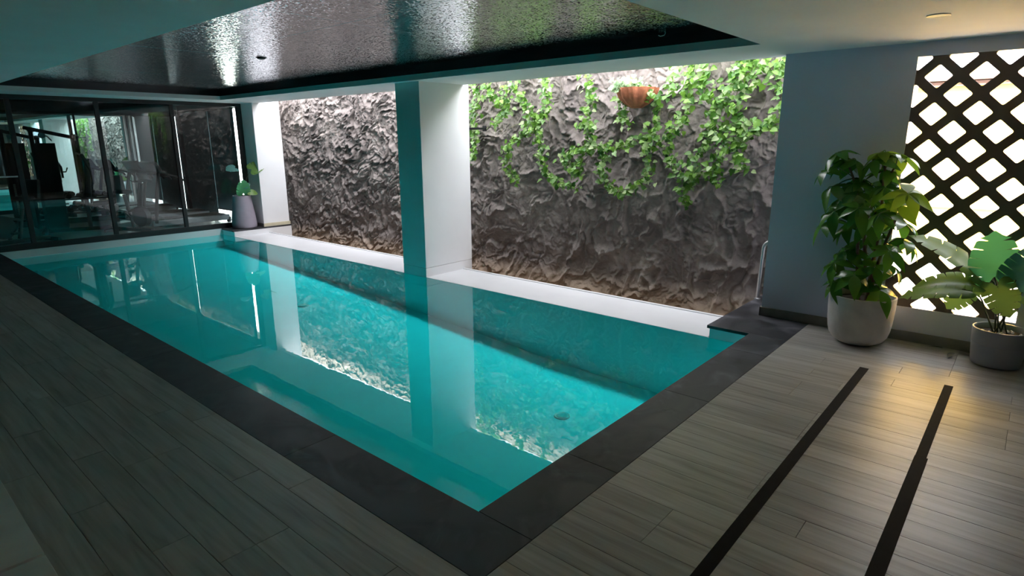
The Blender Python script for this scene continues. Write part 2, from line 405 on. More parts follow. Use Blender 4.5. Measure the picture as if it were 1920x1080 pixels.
# wall with the screen opening
OY0, OY1, OZ0, OZ1 = -1.85, -.91, .305, 2.41
bm = bm_new(); WT = 4.56
box(bm, WL, WT, OY1, .14, 0, H + .3); box(bm, WL, WT, -3.7, OY0, 0, H + .3)
box(bm, WL, WT, OY0, OY1, 0, OZ0); box(bm, WL, WT, OY0, OY1, OZ1, H + .3)
wr = done('wall_right', bm, plaster_blue)
b1 = bx('baseboard_right', (WL - .016, WL, -3.7, .156, 0, .09), skirt_m, None, .003)
bx('baseboard_end', (WL - .016, WT, .14, .156, 0, .09), skirt_m, b1, .003)
for n_ in ('wall_left', 'wall_back', 'wall_right', 'baseboard_right'): D.objects[n_]['kind'] = 'structure'
# diamond screen
bm = bm_new(); P2 = .149; P2z = .1475; hw = .100; hz = .096; cr = .016
fx = WL + .012
def hole(cy, cz):
    pts = []
    cs = [(0, hz), (hw, 0), (0, -hz), (-hw, 0)]
    for i in range(4):
        p = Vector(cs[i]); a = (Vector(cs[i - 1]) - p).normalized(); b = (Vector(cs[(i + 1) % 4]) - p).normalized()
        s = p + a * cr; e = p + b * cr
        for t in (0, .33, .67, 1): pts.append(((1 - t) ** 2 * s + 2 * t * (1 - t) * p + t * t * e))
    return [(cy + q.x, cz + q.y) for q in pts]
for i in range(-2, 9):
    for j in range(-3, 16):
        if (i + j) % 2: continue
        cy = -1.068 - P2 * i; cz = 2.248 - P2z * j
        h = hole(cy, cz); o4 = [(cy, cz + P2z), (cy + P2, cz), (cy, cz - P2z), (cy - P2, cz)]
        hv = [bm.verts.new((fx, *q)) for q in h]; ov = [bm.verts.new((fx, *q)) for q in o4]
        for c in range(4):
            for s in range(3): bm.faces.new((ov[c], hv[c * 4 + s], hv[c * 4 + s + 1]))
            bm.faces.new((ov[c], hv[c * 4 + 3], hv[(c * 4 + 4) % 16], ov[(c + 1) % 4]))
bmesh.ops.remove_doubles(bm, verts=bm.verts, dist=1e-4)
for co, no in (((0, OY0, 0), (0, -1, 0)), ((0, OY1, 0), (0, 1, 0)), ((0, 0, OZ0), (0, 0, -1)), ((0, 0, OZ1), (0, 0, 1))):
    bmesh.ops.bisect_plane(bm, geom=bm.verts[:] + bm.edges[:] + bm.faces[:], plane_co=co, plane_no=no, clear_outer=True)
ex = bmesh.ops.extrude_face_region(bm, geom=bm.faces[:])
bmesh.ops.translate(bm, verts=[v for v in ex['geom'] if isinstance(v, bmesh.types.BMVert)], vec=(.045, 0, 0))
lat = done('lattice_screen', bm, screen_m); tag(lat, 'dark diamond lattice screen filling the bright opening in the right wall', 'screen')

# pillars
bm = bm_new(); box(bm, WS, 4.5957, 4.564, 5.061, .003, 2.94, .004); pil = done('pillar', bm, plaster); tag(pil, kind='structure')
bx('pillar_foot', (WS, 4.5957, 4.566, 5.059, -1.0, -.001), plaster, pil, .003)
pf = bx('pillar', (4.3317, 4.9155, 10.48, LP + .2, 0, 2.94), plaster, None, .004); tag(pf, kind='structure')
bm = bm_new(); box(bm, 4.322, 4.93, 10.466, 10.48, 0, .07, .002); done('skirting', bm, cream, pf)
bm = bm_new(); box(bm, 4.318, 4.3317, 10.466, LP, 0, .07, .002); done('skirting', bm, skirt_m, pf)

# ceiling with recess
bm = bm_new(); HB = .0708; CT = 2.95; X0, Y0 = -2.7, -3.7
box(bm, X0, RX0, Y0, LP, H, CT); box(bm, RX1, 4.385, Y0, LP, H, CT); box(bm, 4.385, 4.397, Y0, LP, H + .012, CT); box(bm, 4.397, XO, Y0, LP, H, CT)
box(bm, RX0, RX1, Y0, RY0, H, CT); box(bm, RX0, RX1, RY1, LP, H, CT); box(bm, RX0, RX1, RY0, RY1, 2.76, CT)
ceil = done('ceiling', bm, plaster); tag(ceil, kind='structure')
bm = bm_new(); t_ = .012; zb = H + HB
box(bm, RX0, RX0 + t_, RY0, RY1, zb, 2.76); box(bm, RX1 - t_, RX1, RY0, RY1, zb, 2.76)
box(bm, RX0 + t_, RX1 - t_, RY0, RY0 + t_, zb, 2.76); box(bm, RX0 + t_, RX1 - t_, RY1 - t_, RY1, zb, 2.76)
done('recess_lining', bm, black_gloss, ceil)
cx = [RX0 + t_, 1.29, 2.64, RX1 - t_]; cy_ = [RY0 + t_, 2.66, 5.26, 7.87, RY1 - t_]
for a, b in zip(cx, cx[1:]):
    for c, d in zip(cy_, cy_[1:]):
        bx('ceiling_panel', (a + .002, b - .002, c + .002, d - .002, ZC, ZC + .012), foil, ceil, .001)
bx('panel_backing', (RX0 + t_, RX1 - t_, RY0 + t_, RY1 - t_, ZC + .02, ZC + .03), black, ceil)
# downlights
def downlight(x, y, z, lab, r=.066):
    e = empty('downlight', (x, y, z)); tag(e, lab, 'light', 'recessed downlights')
    bm = bm_new(); lathe(bm, [(r * .82, 0), (r, 0), (r, -.006), (r * .82, -.004), (r * .80, 0)], 32); done('rim', bm, white_enamel, e, True)
    bm = bm_new(); lathe(bm, [(0, -.001), (r * .81, -.001), (r * .81, -.003), (0, -.003)], 32); done('diffuser', bm, lamp_m, e)
downlight(3.092, -1.17, H, 'small round white downlight in the soffit near the lattice wall')
e = empty('ceiling_fitting', (1.85, 5.19, ZC)); tag(e, 'small dark disc fitting on the glossy ceiling over the pool', 'fitting')
bm = bm_new(); lathe(bm, [(0, 0), (.05, 0), (.045, -.014), (.02, -.022), (0, -.022)], 24); done('cap', bm, black, e, True)
bm = bm_new(); lathe(bm, [(.05, 0), (.06, 0), (.06, -.004), (.05, -.004)], 24); done('rim', bm, black, e, True)
e = empty('cable_hook', (RX1 - .05, .95, ZC)); tag(e, 'tiny white twisted cable end under the dark ceiling recess', 'hook')
bm = bm_new(); tube(bm, [(0, 0, 0), (0, .01, -.02), (0, .05, -.025), (0, .07, -.015)], .003); done('wire', bm, white_enamel, e)

# added sun blocker and yard-light stop, then the light well's own walls
us = bx('added_sun_blocker', (-2.0, 2.6, -.6, 12.2, CT, 6.2), plaster); us['kind'] = 'structure'  # unseen block added to keep the sun out of the light well
ew = bx('added_well_light_stop', (WT, 5.7, -.42, -.3, -1.0, 3.3), plaster); ew['kind'] = 'structure'  # added to stop yard sky light leaking into the well
rt_ = bx('wall_retaining', (5.38, 5.7, -.3, 11.35, -1.0, 2.98), concrete); rt_['kind'] = 'structure'
ew2 = bx('wall_well_far', (4.93, 5.7, 11.3, 11.42, -1.0, 2.98), plaster); ew2['kind'] = 'structure'
wf = bx('trench_floor', (WB, 5.4, -.3, 11.3, -1.0, -.42), simple('earth_gravel', (.28, .21, .15), .95, noise=.5, nscale=30, bump=.8, bscale=50)); wf['kind'] = 'structure'

# ------------------------------------------------------------------ rock wall relief
def vnoise(x, y, seed):
    r = np.random.RandomState(seed); T = r.rand(256, 256)
    xi = np.floor(x).astype(int); yi = np.floor(y).astype(int); fx_ = x - xi; fy_ = y - yi
    u = fx_ * fx_ * fx_ * (fx_ * (fx_ * 6 - 15) + 10); v = fy_ * fy_ * fy_ * (fy_ * (fy_ * 6 - 15) + 10)
    a = T[xi % 256, yi % 256]; b = T[(xi + 1) % 256, yi % 256]; c = T[xi % 256, (yi + 1) % 256]; d = T[(xi + 1) % 256, (yi + 1) % 256]
    return (a * (1 - u) + b * u) * (1 - v) + (c * (1 - u) + d * u) * v
def fbm(x, y, seed, o=4):
    s = 0; a = .5
    for i in range(o): s = s + a * vnoise(x, y, seed + i); x = x * 2.03 + 17.1; y = y * 2.03 + 5.3; a *= .5
    return s
def relief(Y, Z):
    wx = fbm(Y * 1.9, Z * 1.9, 11) - .5; wz = fbm(Y * 1.9 + 40, Z * 1.9 + 9, 23) - .5
    a = Y + .7 * wx; b = Z + .7 * wz
    big = fbm(Y * .9, Z * .9, 91)
    def folds(u, v, fu, fv, seed, sharp):      # crumpled cloth: creased ridges with one steep side
        n = vnoise(u * fu, v * fv, seed); m = vnoise(u * fu * .5 + 31, v * fv * .5 + 7, seed + 3)
        t = n * 2.1 + m * 1.3; fr = t - np.floor(t)
        return np.minimum(fr / .86, (1 - fr) / .14) ** sharp
    k = np.clip((Y - 3.2) / 2.0, 0, 1)
    a2 = a + .12 * (fbm(Y * 7, Z * 7, 51) - .5); b2 = b + .14 * (fbm(Y * 7 + 3, Z * 7, 61) - .5)
    left = .050 * folds(a, b, 2.6, 3.6, 31, 1.2) + .036 * folds(a2, b2, 5.6, 6.4, 41, 1.1) + .016 * folds(a2, b2, 12, 13, 47, 1.)
    r1 = (1 - np.abs(2 * vnoise(a * 3.8, b * 1.9, 71) - 1)) ** 5
    r2 = (1 - np.abs(2 * vnoise(a2 * 6.1 + .8 * b2, b2 * 4.2, 75) - 1)) ** 6
    right = .022 * folds(a + .3 * b, b, 2.2, 1.3, 33, 1.3) + .045 * r1 + .026 * r2 + .010 * folds(a2, b2, 5.5, 4.6, 43, 1.1) + .008 * folds(a2, b2, 13, 11, 49, 1.)
    return .09 * big + 1.3 * k * left + 1.45 * (1 - k) * right + .014 * fbm(Y * 24, Z * 24, 99)
ny, nz = 1100, 380
Yg = np.linspace(-.3, 11.32, ny); Zg = np.linspace(-.95, 3.06, nz)
YY, ZZ = np.meshgrid(Yg, Zg, indexing='ij')
dd = relief(YY, ZZ)
XX = 5.38 - dd - .10 * np.clip((.1 - ZZ) / .5, 0, 1) ** 1.5
ZZ2 = ZZ - .55 * (dd - .12)        # folds sag downwards
co = np.stack([XX, YY, ZZ2], -1).reshape(-1, 3)
ii = np.arange(ny * nz).reshape(ny, nz)
f = np.stack([ii[:-1, :-1], ii[:-1, 1:], ii[1:, 1:], ii[1:, :-1]], -1).reshape(-1, 4)
me = D.meshes.new('rock_wall'); me.vertices.add(len(co)); me.vertices.foreach_set('co', co.ravel())
me.loops.add(len(f) * 4); me.loops.foreach_set('vertex_index', f.ravel().astype(np.int32))
me.polygons.add(len(f)); me.polygons.foreach_set('loop_start', np.arange(0, len(f) * 4, 4, dtype=np.int32))
me.update(calc_edges=True); me.validate()
me.polygons.foreach_set('use_smooth', [True] * len(me.polygons))
rw = link('wall_rock', me, None, rock); rw['kind'] = 'structure'; rw['label'] = 'craggy grey cast rock wall behind the pool'

# handrail by the rock wall and drain pipe stub
e = empty('handrail', (4.97, .40, 0)); tag(e, 'polished steel handrail bent over beside the grey wall end', 'handrail')
bm = bm_new(); pts = [(0, .0, 0), (0, -.01, .30), (0, -.02, .58)]
for a in range(0, 91, 15):
    A = math.radians(a); pts.append((0, -.02 - .08 * (1 - math.cos(A)), .58 + .08 * math.sin(A)))
pts += [(.0, -.3, .655)]
for a in range(0, 91, 15):
    A = math.radians(a); pts.append((0, -.3 - .08 * math.sin(A), .575 + .08 * math.cos(A)))
pts += [(0, -.38, .3), (0, -.38, 0)]
tube(bm, pts, .021, 14); done('rail_tube', bm, steel, e, True)
for yy_ in (0, -.38):
    bm = bm_new(); lathe(bm, [(0, 0), (.036, 0), (.034, .008), (.024, .014), (.0, .014)], 24, (0, yy_)); done('flange', bm, steel, e, True)
e = empty('metal_bracket', (4.85, 4.60, 1.93)); tag(e, 'short black bracket sticking out beside the middle pillar among ivy', 'bracket')
bm = bm_new(); box(bm, -.25, .1, -.02, .02, -.016, .016, .003); done('bar', bm, black, e)
bm = bm_new(); box(bm, .1, .11, -.04, .04, -.04, .04, .003); done('plate', bm, black, e)

# ------------------------------------------------------------------ gym
gf = bx('floor_gym', (-2.7, 4.4, LP + .05, 14.45, -.5, 0), gymfloor); gf['kind'] = 'structure'
gc = bx('ceiling_gym', (-2.7, 4.62, LP + .0, 14.45, 2.62, 3.0), darkpaint); gc['kind'] = 'structure'
gb = bx('wall_gym_back', (-2.7, 4.62, 14.42, 14.55, -.5, 3.0), darkpaint); gb['kind'] = 'structure'
bm = bm_new(); box(bm, 4.4, 4.62, LP + .2, 11.24, 0, 2.62); box(bm, 4.4, 4.62, 14.2, 14.42, 0, 2.62); box(bm, 4.4, 4.62, 11.24, 14.2, 2.46, 2.62); box(bm, 4.4, 4.62, 11.24, 14.2, -.1, .02)
gr = done('wall_gym_right', bm, darkpaint); gr['kind'] = 'structure'
bx('pillar_back', (4.3317, 4.62, LP, LP + .2, 0, 2.62), darkpaint, gr)
# glazing
gz = empty('window_1', (0, LP, 0)); tag(gz, kind='structure')
bm = bm_new(); box(bm, -2.7, 4.28, -.005, .06, 0, .10, .004); box(bm, -2.7, 4.33, -.005, .06, 2.455, H, .004); done('window_frame', bm, black, gz)
mx_ = [-2.0, -.75, .50, 1.735, 2.975]
for X in mx_: bx('mullion', (X - .035, X + .035, -.002, .058, .10, 2.455), black, gz, .003)
bx('mullion', (4.23, 4.33, -.002, .058, .0, 2.455), black, gz, .003)
me_ = [-2.7] + mx_ + [4.265]
for a, b in zip(me_, me_[1:]): bx('pane', (a + .03, b - .03, .022, .032, .09, 2.46), glass_m, gz)
# mirror on the back wall
mr_ = empty('gym_mirror', (0, 14.40, 0)); tag(mr_, 'large mirror covering the back wall of the gym behind the glass', 'mirror')
for a, b in ((-.6, 2.21), (2.25, 4.34)): bx('mirror_glass', (a, b, 0, .012, .12, 2.36), mirror_m, mr_)
bm = bm_new(); box(bm, -.66, 4.38, -.012, .014, 2.36, 2.41); box(bm, -.66, 4.38, -.012, .014, .08, .12); box(bm, 2.21, 2.25, -.014, .014, .12, 2.36); box(bm, -.66, -.6, -.012, .014, .08, 2.41); done('mirror_frame', bm, black, mr_)
# blinds
for y0, y1, z0, lab in ((11.46, 12.715, .24, 'dark roller blind nearest the pool, lifted a little above the sill'), (12.722, 14.2, .10, 'dark roller blind at the back corner of the gym')):
    e = empty('roller_blind', (4.385, (y0 + y1) / 2, 2.45)); tag(e, lab, 'blind', 'dark roller blinds in the gym')
    hl = (y1 - y0) / 2
    bm = bm_new(); box(bm, -.004, 0, -hl, hl, z0 - 2.45, 0); done('fabric', bm, blind_m, e)
    bm = bm_new(); box(bm, -.012, .008, -hl, hl, z0 - 2.47, z0 - 2.445, .003); done('bottom_bar', bm, black, e)
    bm = bm_new(); tube(bm, [(-.02, -hl, .01), (-.02, hl, .01)], .028, 12); done('roller', bm, black, e, True)

def treadmill(name, loc, rz, lab, grp):
    e = empty(name, loc, rz); tag(e, lab, 'treadmill', grp)
    bm = bm_new(); box(bm, -.05, 1.55, -.36, .36, .05, .17, .02)
    done('deck', bm, grey_plastic, e)
    bm = bm_new(); box(bm, .15, 1.50, -.24, .24, .165, .178, .004); done('running_belt', bm, rubber, e)
    bm = bm_new(); obox(bm, (-.02, 0, .17), (.42, .66, .22), (0, math.radians(12), 0), .05); done('motor_hood', bm, black_gloss, e, True)
    for s in (-1, 1):
        bm = bm_new(); obox(bm, (1.53, s * .32, .06), (.07, .08, .12), bev=.012); done('rear_foot', bm, rubber, e)
        bm = bm_new(); tube(bm, [(.02, s * .36, .12), (.10, s * .36, .7), (.20, s * .34, 1.18)], .034, 10); done('upright', bm, black, e, True)
        bm = bm_new(); tube(bm, [(.20, s * .34, 1.12), (.38, s * .34, 1.10), (.62, s * .33, 1.02), (.66, s * .33, .96)], .024, 10); done('handrail', bm, rubber, e, True)
    bm = bm_new(); obox(bm, (.17, 0, 1.25), (.10, .86, .24), (0, math.radians(-28), 0), .035)
    obox(bm, (.24, 0, 1.14), (.22, .62, .05), (0, math.radians(-8), 0), .02)
    c = done('console', bm, black_gloss, e, True)
    bm = bm_new(); obox(bm, (.222, 0, 1.28), (.006, .30, .12), (0, math.radians(-28), 0)); done('screen', bm, grey_plastic, c)
treadmill('treadmill', (2.72, 12.25, 0), 0, 'treadmill with wide dark console facing the glass in the gym', 'treadmills in the gym')
treadmill('treadmill', (2.78, 13.45, 0), 0, 'treadmill farther back, next to the mirror in the gym', 'treadmills in the gym')

def multigym(loc, rz):
    e = empty('multi_gym', loc, rz); tag(e, 'tall black multi-station gym machine with padded seat and weight stack', 'gym machine')
    bm = bm_new(); box(bm, -.45, .75, -.04, .04, 0, .07, .005); box(bm, -.45, -.37, -.45, .45, 0, .07, .005); box(bm, .68, .75, -.3, .3, 0, .07, .005); done('base_frame', bm, black, e)
    bm = bm_new(); box(bm, -.40, -.33, -.04, .04, .05, 2.05, .006); obox(bm, (-.05, 0, 1.94), (.86, .07, .07), (0, math.radians(14), 0), .006); box(bm, .30, .37, -.035, .035, .07, 1.82, .006); done('mast', bm, black, e)
    bm = bm_new()
    for k in range(14): box(bm, -.30, -.06, -.13, .13, .12 + k * .052, .165 + k * .052, .004)
    done('weight_stack', bm, steel, e)
    bm = bm_new(); box(bm, -.34, -.02, -.17, -.15, .08, 1.75, .003); box(bm, -.34, -.02, .15, .17, .08, 1.75, .003); done('stack_shroud', bm, black_gloss, e)
    bm = bm_new(); obox(bm, (.42, 0, 1.02), (.10, .32, .72), (0, math.radians(6), 0), .035); done('back_pad', bm, rubber, e, True)
    bm = bm_new(); obox(bm, (.64, 0, .55), (.42, .34, .09), (0, math.radians(-5), 0), .035); done('seat_pad', bm, rubber, e, True)
    for s in (-1, 1):
        bm = bm_new(); tube(bm, [(.30, s * .06, 1.55), (.38, s * .42, 1.52), (.50, s * .46, 1.2), (.50, s * .46, .95)], .024, 8); done('press_arm', bm, black, e, True)
        bm = bm_new(); tube(bm, [(.82, s * .04, .45), (.82, s * .26, .45)], .055, 12); done('roller_pad', bm, rubber, e, True)
    bm = bm_new(); tube(bm, [(.33, -.6, 1.80), (.33, -.45, 1.90), (.33, .45, 1.90), (.33, .6, 1.80)], .016, 8); done('pull_bar', bm, steel, e, True)
    for x, z in ((-.36, 2.0), (.33, 1.86), (-.2, 1.9)):
        bm = bm_new(); tube(bm, [(x, -.012, z), (x, .012, z)], .06, 16); done('pulley', bm, grey_plastic, e, True)
multigym((1.50, 12.95, 0), math.radians(-15))
def cable_rack(loc, rz):
    e = empty('cable_rack', loc, rz); tag(e, 'black power rack with uprights and barbell pegs at the far left of the gym', 'gym machine')
    for x in (-.45, .45):
        for y in (-.4, .4):
            bm = bm_new(); box(bm, x - .035, x + .035, y - .035, y + .035, 0, 2.08, .004); done('upright', bm, black, e)
    for x in (-.45, .45):
        for z in (.0, 2.02): bx('cross_member', (x - .03, x + .03, -.4, .4, z, z + .07), black, e)
    for y in (-.4, .4): bx('cross_member', (-.42, .42, y - .03, y + .03, 2.02, 2.09), black, e)
    for k in range(4):
        bm = bm_new(); tube(bm, [(-.52 - .0, -.4 + .8 * (k % 2), .35 + .4 * (k // 2)), (-.60, -.4 + .8 * (k % 2), .35 + .4 * (k // 2))], .2 - .03 * (k % 2), 28); done('weight_plate', bm, rubber, e, True)
    bm = bm_new(); tube(bm, [(-1.0, -.44, 1.15), (1.0, -.44, 1.15)], .016, 10); done('barbell', bm, steel, e, True)
    bm = bm_new(); box(bm, -.25, .25, -.9, .35, .40, .47, .02); box(bm, -.05, .05, -.8, .3, .0, .4, .01); done('bench_pad', bm, rubber, e)
cable_rack((-.25, 12.9, 0), math.radians(8))
def bike(loc, rz, lab):
    e = empty('exercise_bike', loc, rz); tag(e, lab, 'exercise bike')
    bm = bm_new(); box(bm, -.55, -.48, -.25, .25, 0, .06, .01); box(bm, .48, .55, -.25, .25, 0, .06, .01); box(bm, -.5, .5, -.04, .04, .03, .10, .01); done('base', bm, black, e)
    bm = bm_new(); tube(bm, [(.25, -.05, .33), (.25, .05, .33)], .20, 32); done('flywheel', bm, black, e, True)
    bm = bm_new(); tube(bm, [(.0, 0, .1), (-.16, 0, .75)], .032, 10); tube(bm, [(.15, 0, .1), (.38, 0, .98)], .032, 10); tube(bm, [(-.08, 0, .42), (.24, 0, .5)], .03, 10); done('frame', bm, black, e, True)
    bm = bm_new(); obox(bm, (-.18, 0, .80), (.30, .22, .07), (0, 0, 0), .03); done('saddle', bm, rubber, e, True)
    bm = bm_new(); obox(bm, (-.36, 0, .95), (.07, .36, .34), (0, math.radians(-8), 0), .03); done('backrest', bm, rubber, e, True)
    bm = bm_new(); tube(bm, [(.30, -.25, 1.12), (.40, -.2, 1.02), (.40, .2, 1.02), (.30, .25, 1.12)], .018, 8); done('handlebar', bm, rubber, e, True)
    bm = bm_new(); obox(bm, (.44, 0, 1.12), (.05, .22, .16), (0, math.radians(-25), 0), .02); done('console', bm, black_gloss, e, True)
    for s in (-1, 1):
        bm = bm_new(); tube(bm, [(.02, s * .07, .32), (.02 + s * .12, s * .09, .32 - s * .1)], .012, 8); box(bm, .0 + s * .12 - .03, .06 + s * .12, min(s * .09, s * .18), max(s * .09, s * .18), .30 - s * .1, .335 - s * .1, .005); done('pedal', bm, rubber, e)
bike((2.28, 11.75, 0), math.radians(-70), 'black upright exercise bike with backrest between the machine and the treadmills')
bike((.45, 11.75, 0), math.radians(200), 'black upright exercise bike at the left beside the multi-station machine')
# dumbbell rack
e = empty('dumbbell_rack', (1.9, 14.05, 0)); tag(e, 'low black dumbbell rack in front of the gym mirror', 'rack')
for z in (.25, .55):
    bx('shelf', (-.75, .75, -.16, .16, z, z + .03), black, e, .004)
for x in (-.72, .72): bx('side_frame', (x - .03, x + .03, -.18, .18, 0, .66), black, e, .004)
db = None
for r_i, z in enumerate((.28, .58)):
    for k in range(6):
        if db is None:
            db = empty('dumbbell'); 
            bm = bm_new(); tube(bm, [(0, -.06, 0), (0, .06, 0)], .014, 8); done('grip', bm, steel, db, True)
            for s in (-1, 1):
                bm = bm_new(); tube(bm, [(0, s * .055, 0), (0, s * .13, 0)], .05, 12); done('head', bm, rubber, db, True)
            d_ = db
        else: d_ = dup(db)
        d_.location = (1.9 - .60 + k * .24, 14.05, z + .05)
        tag(d_, 'black rubber dumbbell on the %s shelf of the low rack, %s' % ('lower' if r_i == 0 else 'upper', ('leftmost', 'second from the left', 'third from the left', 'third from the right', 'second from the right', 'rightmost')[k]), 'dumbbell', 'dumbbells on the %s shelf' % ('lower' if r_i == 0 else 'upper'))

# ------------------------------------------------------------------ outside
bx('ground', (WT, 30, -14, -.42, -.4, -.06), concrete)['kind'] = 'structure'
bx('ground_gym_side', (4.62, 30, 11.42, 26, -.4, -.02), concrete)['kind'] = 'structure'
nb = empty('neighbour_building', (8.0, -1.5, -.06)); tag(nb, 'sunlit yellow building wall with brown cornice seen through the lattice', 'building')
bx('wall', (0, .3, -10, 4.5, 0, 2.46), yellow, nb)
bm = bm_new(); box(bm, -.05, .3, -10, 4.5, 2.46, 2.52); box(bm, -.09, .3, -10, 4.5, 2.53, 2.585); done('cornice', bm, brown, nb)
bm = bm_new(); box(bm, -.03, .0, -10, 4.5, .93, .965); done('string_course', bm, white_enamel, nb)
bx('plinth', (-.04, .0, -10, 4.5, 0, .25), concrete, nb)
gw = bx('garden_wall', (8.4, 8.6, 11.0, 26, -.02, 2.2), hedge); tag(gw, 'pale garden wall outside the gym windows', 'wall')

# ------------------------------------------------------------------ plants: leaf meshes
def mesh_from(verts, faces, name, mat, smooth=True):
    me = D.meshes.new(name); me.from_pydata(verts, [], faces); me.materials.append(mat)
    if smooth: me.polygons.foreach_set('use_smooth', [True] * len(me.polygons))
    me.update(); return me
def ivy_leaf(name, mat, lobes=True):
    # leaf in XY, stem at origin, tip along +X, unit length
    o = [(0, 0), (-.10, .22), (.05, .40), (.22, .36), (.40, .46), (.52, .26), (.78, .16), (1.0, 0)] if lobes else [(0, 0), (-.06, .20), (.08, .36), (.32, .40), (.58, .32), (.82, .15), (1.0, 0), (1.0, 0)]
    o = o[:7] + [(1.0, 0)]
    V = []; mid = [(.0, 0), (.18, 0), (.42, 0), (.70, 0), (1.0, 0)]
    zc = lambda x, y: .35 * abs(y) * .5 - .22 * x * x
    V = [(x, 0, zc(x, 0) - .02) for x, _ in mid]
    L = [V.__len__() + i for i in range(6)]
    for x, y in o[1:7]: V.append((x, y, zc(x, y)))
    R = [V.__len__() + i for i in range(6)]
    for x, y in o[1:7]: V.append((x, -y, zc(x, y)))
    F = []
    for S, fl in ((L, 0), (R, 1)):
        fs = [(0, S[1], S[0]), (0, 1, S[2], S[1]), (1, 2, S[3], S[2]), (2, S[4], S[3]), (2, 3, S[5], S[4]), (3, 4, S[5])]
        F += [f[::-1] if fl else f for f in fs]
    return mesh_from(V, F, name, mat)
ivyM = [ivy_leaf('leaf', ivy_a), ivy_leaf('leaf', ivy_b), ivy_leaf('leaf', ivy_a, False), ivy_leaf('leaf', ivy_b, False)]
ivyV = ivy_leaf('leaf', ivy_v)
rv = random.Random(11)
def smooth_path(pts, n):
    P = [np.array(p, float) for p in pts]; P = [2 * P[0] - P[1]] + P + [2 * P[-1] - P[-2]]; out = []
    for i in range(1, len(P) - 2):
        m = max(2, int(np.linalg.norm(P[i + 1] - P[i]) * n))
        for k in range(m):
            t = k / m; out.append(.5 * ((2 * P[i]) + (-P[i - 1] + P[i + 1]) * t + (2 * P[i - 1] - 5 * P[i] + 4 * P[i + 1] - P[i + 2]) * t * t + (-P[i - 1] + 3 * P[i] - 3 * P[i + 1] + P[i + 2]) * t ** 3))
    out.append(P[-2]); return out
def place_leaf(me, parent, p, direction, size, name='leaf'):
    o = D.objects.new(name, me); COL.objects.link(o); o.parent = parent; o.location = p
    x = Vector(direction).normalized(); z = Vector((-1, rv.uniform(-.7, .7), rv.uniform(.1, 1.1))); z = (z - x * z.dot(x)).normalized(); y = z.cross(x)
    Mx = Matrix((x, y, z)).transposed(); o.rotation_euler = Mx.to_euler(); o.scale = (size,) * 3
    return o
VX = 5.03
def vine(strands, lab, dens=1.0, spread=.085, mats=ivyM, top=True, maxn=290):
    y0, z0 = strands[0][0]; root = empty('ivy_vine', (VX, y0, z0)); tag(root, lab, 'ivy', 'ivy vines trailing down the rock wall')
    bm = bm_new(); n = 0
    for si, s in enumerate(strands):
        pts = [(VX + rv.uniform(-.03, .04), y, z) for y, z in s]
        if top and si == 0: pts = [(VX + .16, s[0][0] + .02, 3.05), (VX + .06, s[0][0], 2.85)] + pts
        path = smooth_path(pts, 12)
        q = [Vector(p) + Vector((rv.uniform(-.01, .01), rv.uniform(-.015, .015), 0)) - root.location for p in path]
        tube(bm, q, [.006 * (1 - .6 * i / len(q)) for i in range(len(q))], 5)
        for i in range(len(q) - 1):
            a, b = q[i], q[i + 1]; m = (b - a).length * 46 * dens
            m = int(m) + (rv.random() < m % 1)
            for _ in range(m):
                if n >= maxn: break
                base = a.lerp(b, rv.random()); off = Vector((-abs(rv.gauss(0, .04)), rv.gauss(0, spread * .6), rv.gauss(0, .03)))
                dr = Vector((rv.uniform(-.7, .1), rv.gauss(0, .8), rv.uniform(-1.0, .35)))
                me_l = rv.choices(mats, [5, 3, 4, 2] if len(mats) == 4 else None)[0]
                place_leaf(me_l, root, base + off, dr, rv.uniform(.045, .088)); n += 1
    done('stem', bm, vine_stem, root, True)
    return root
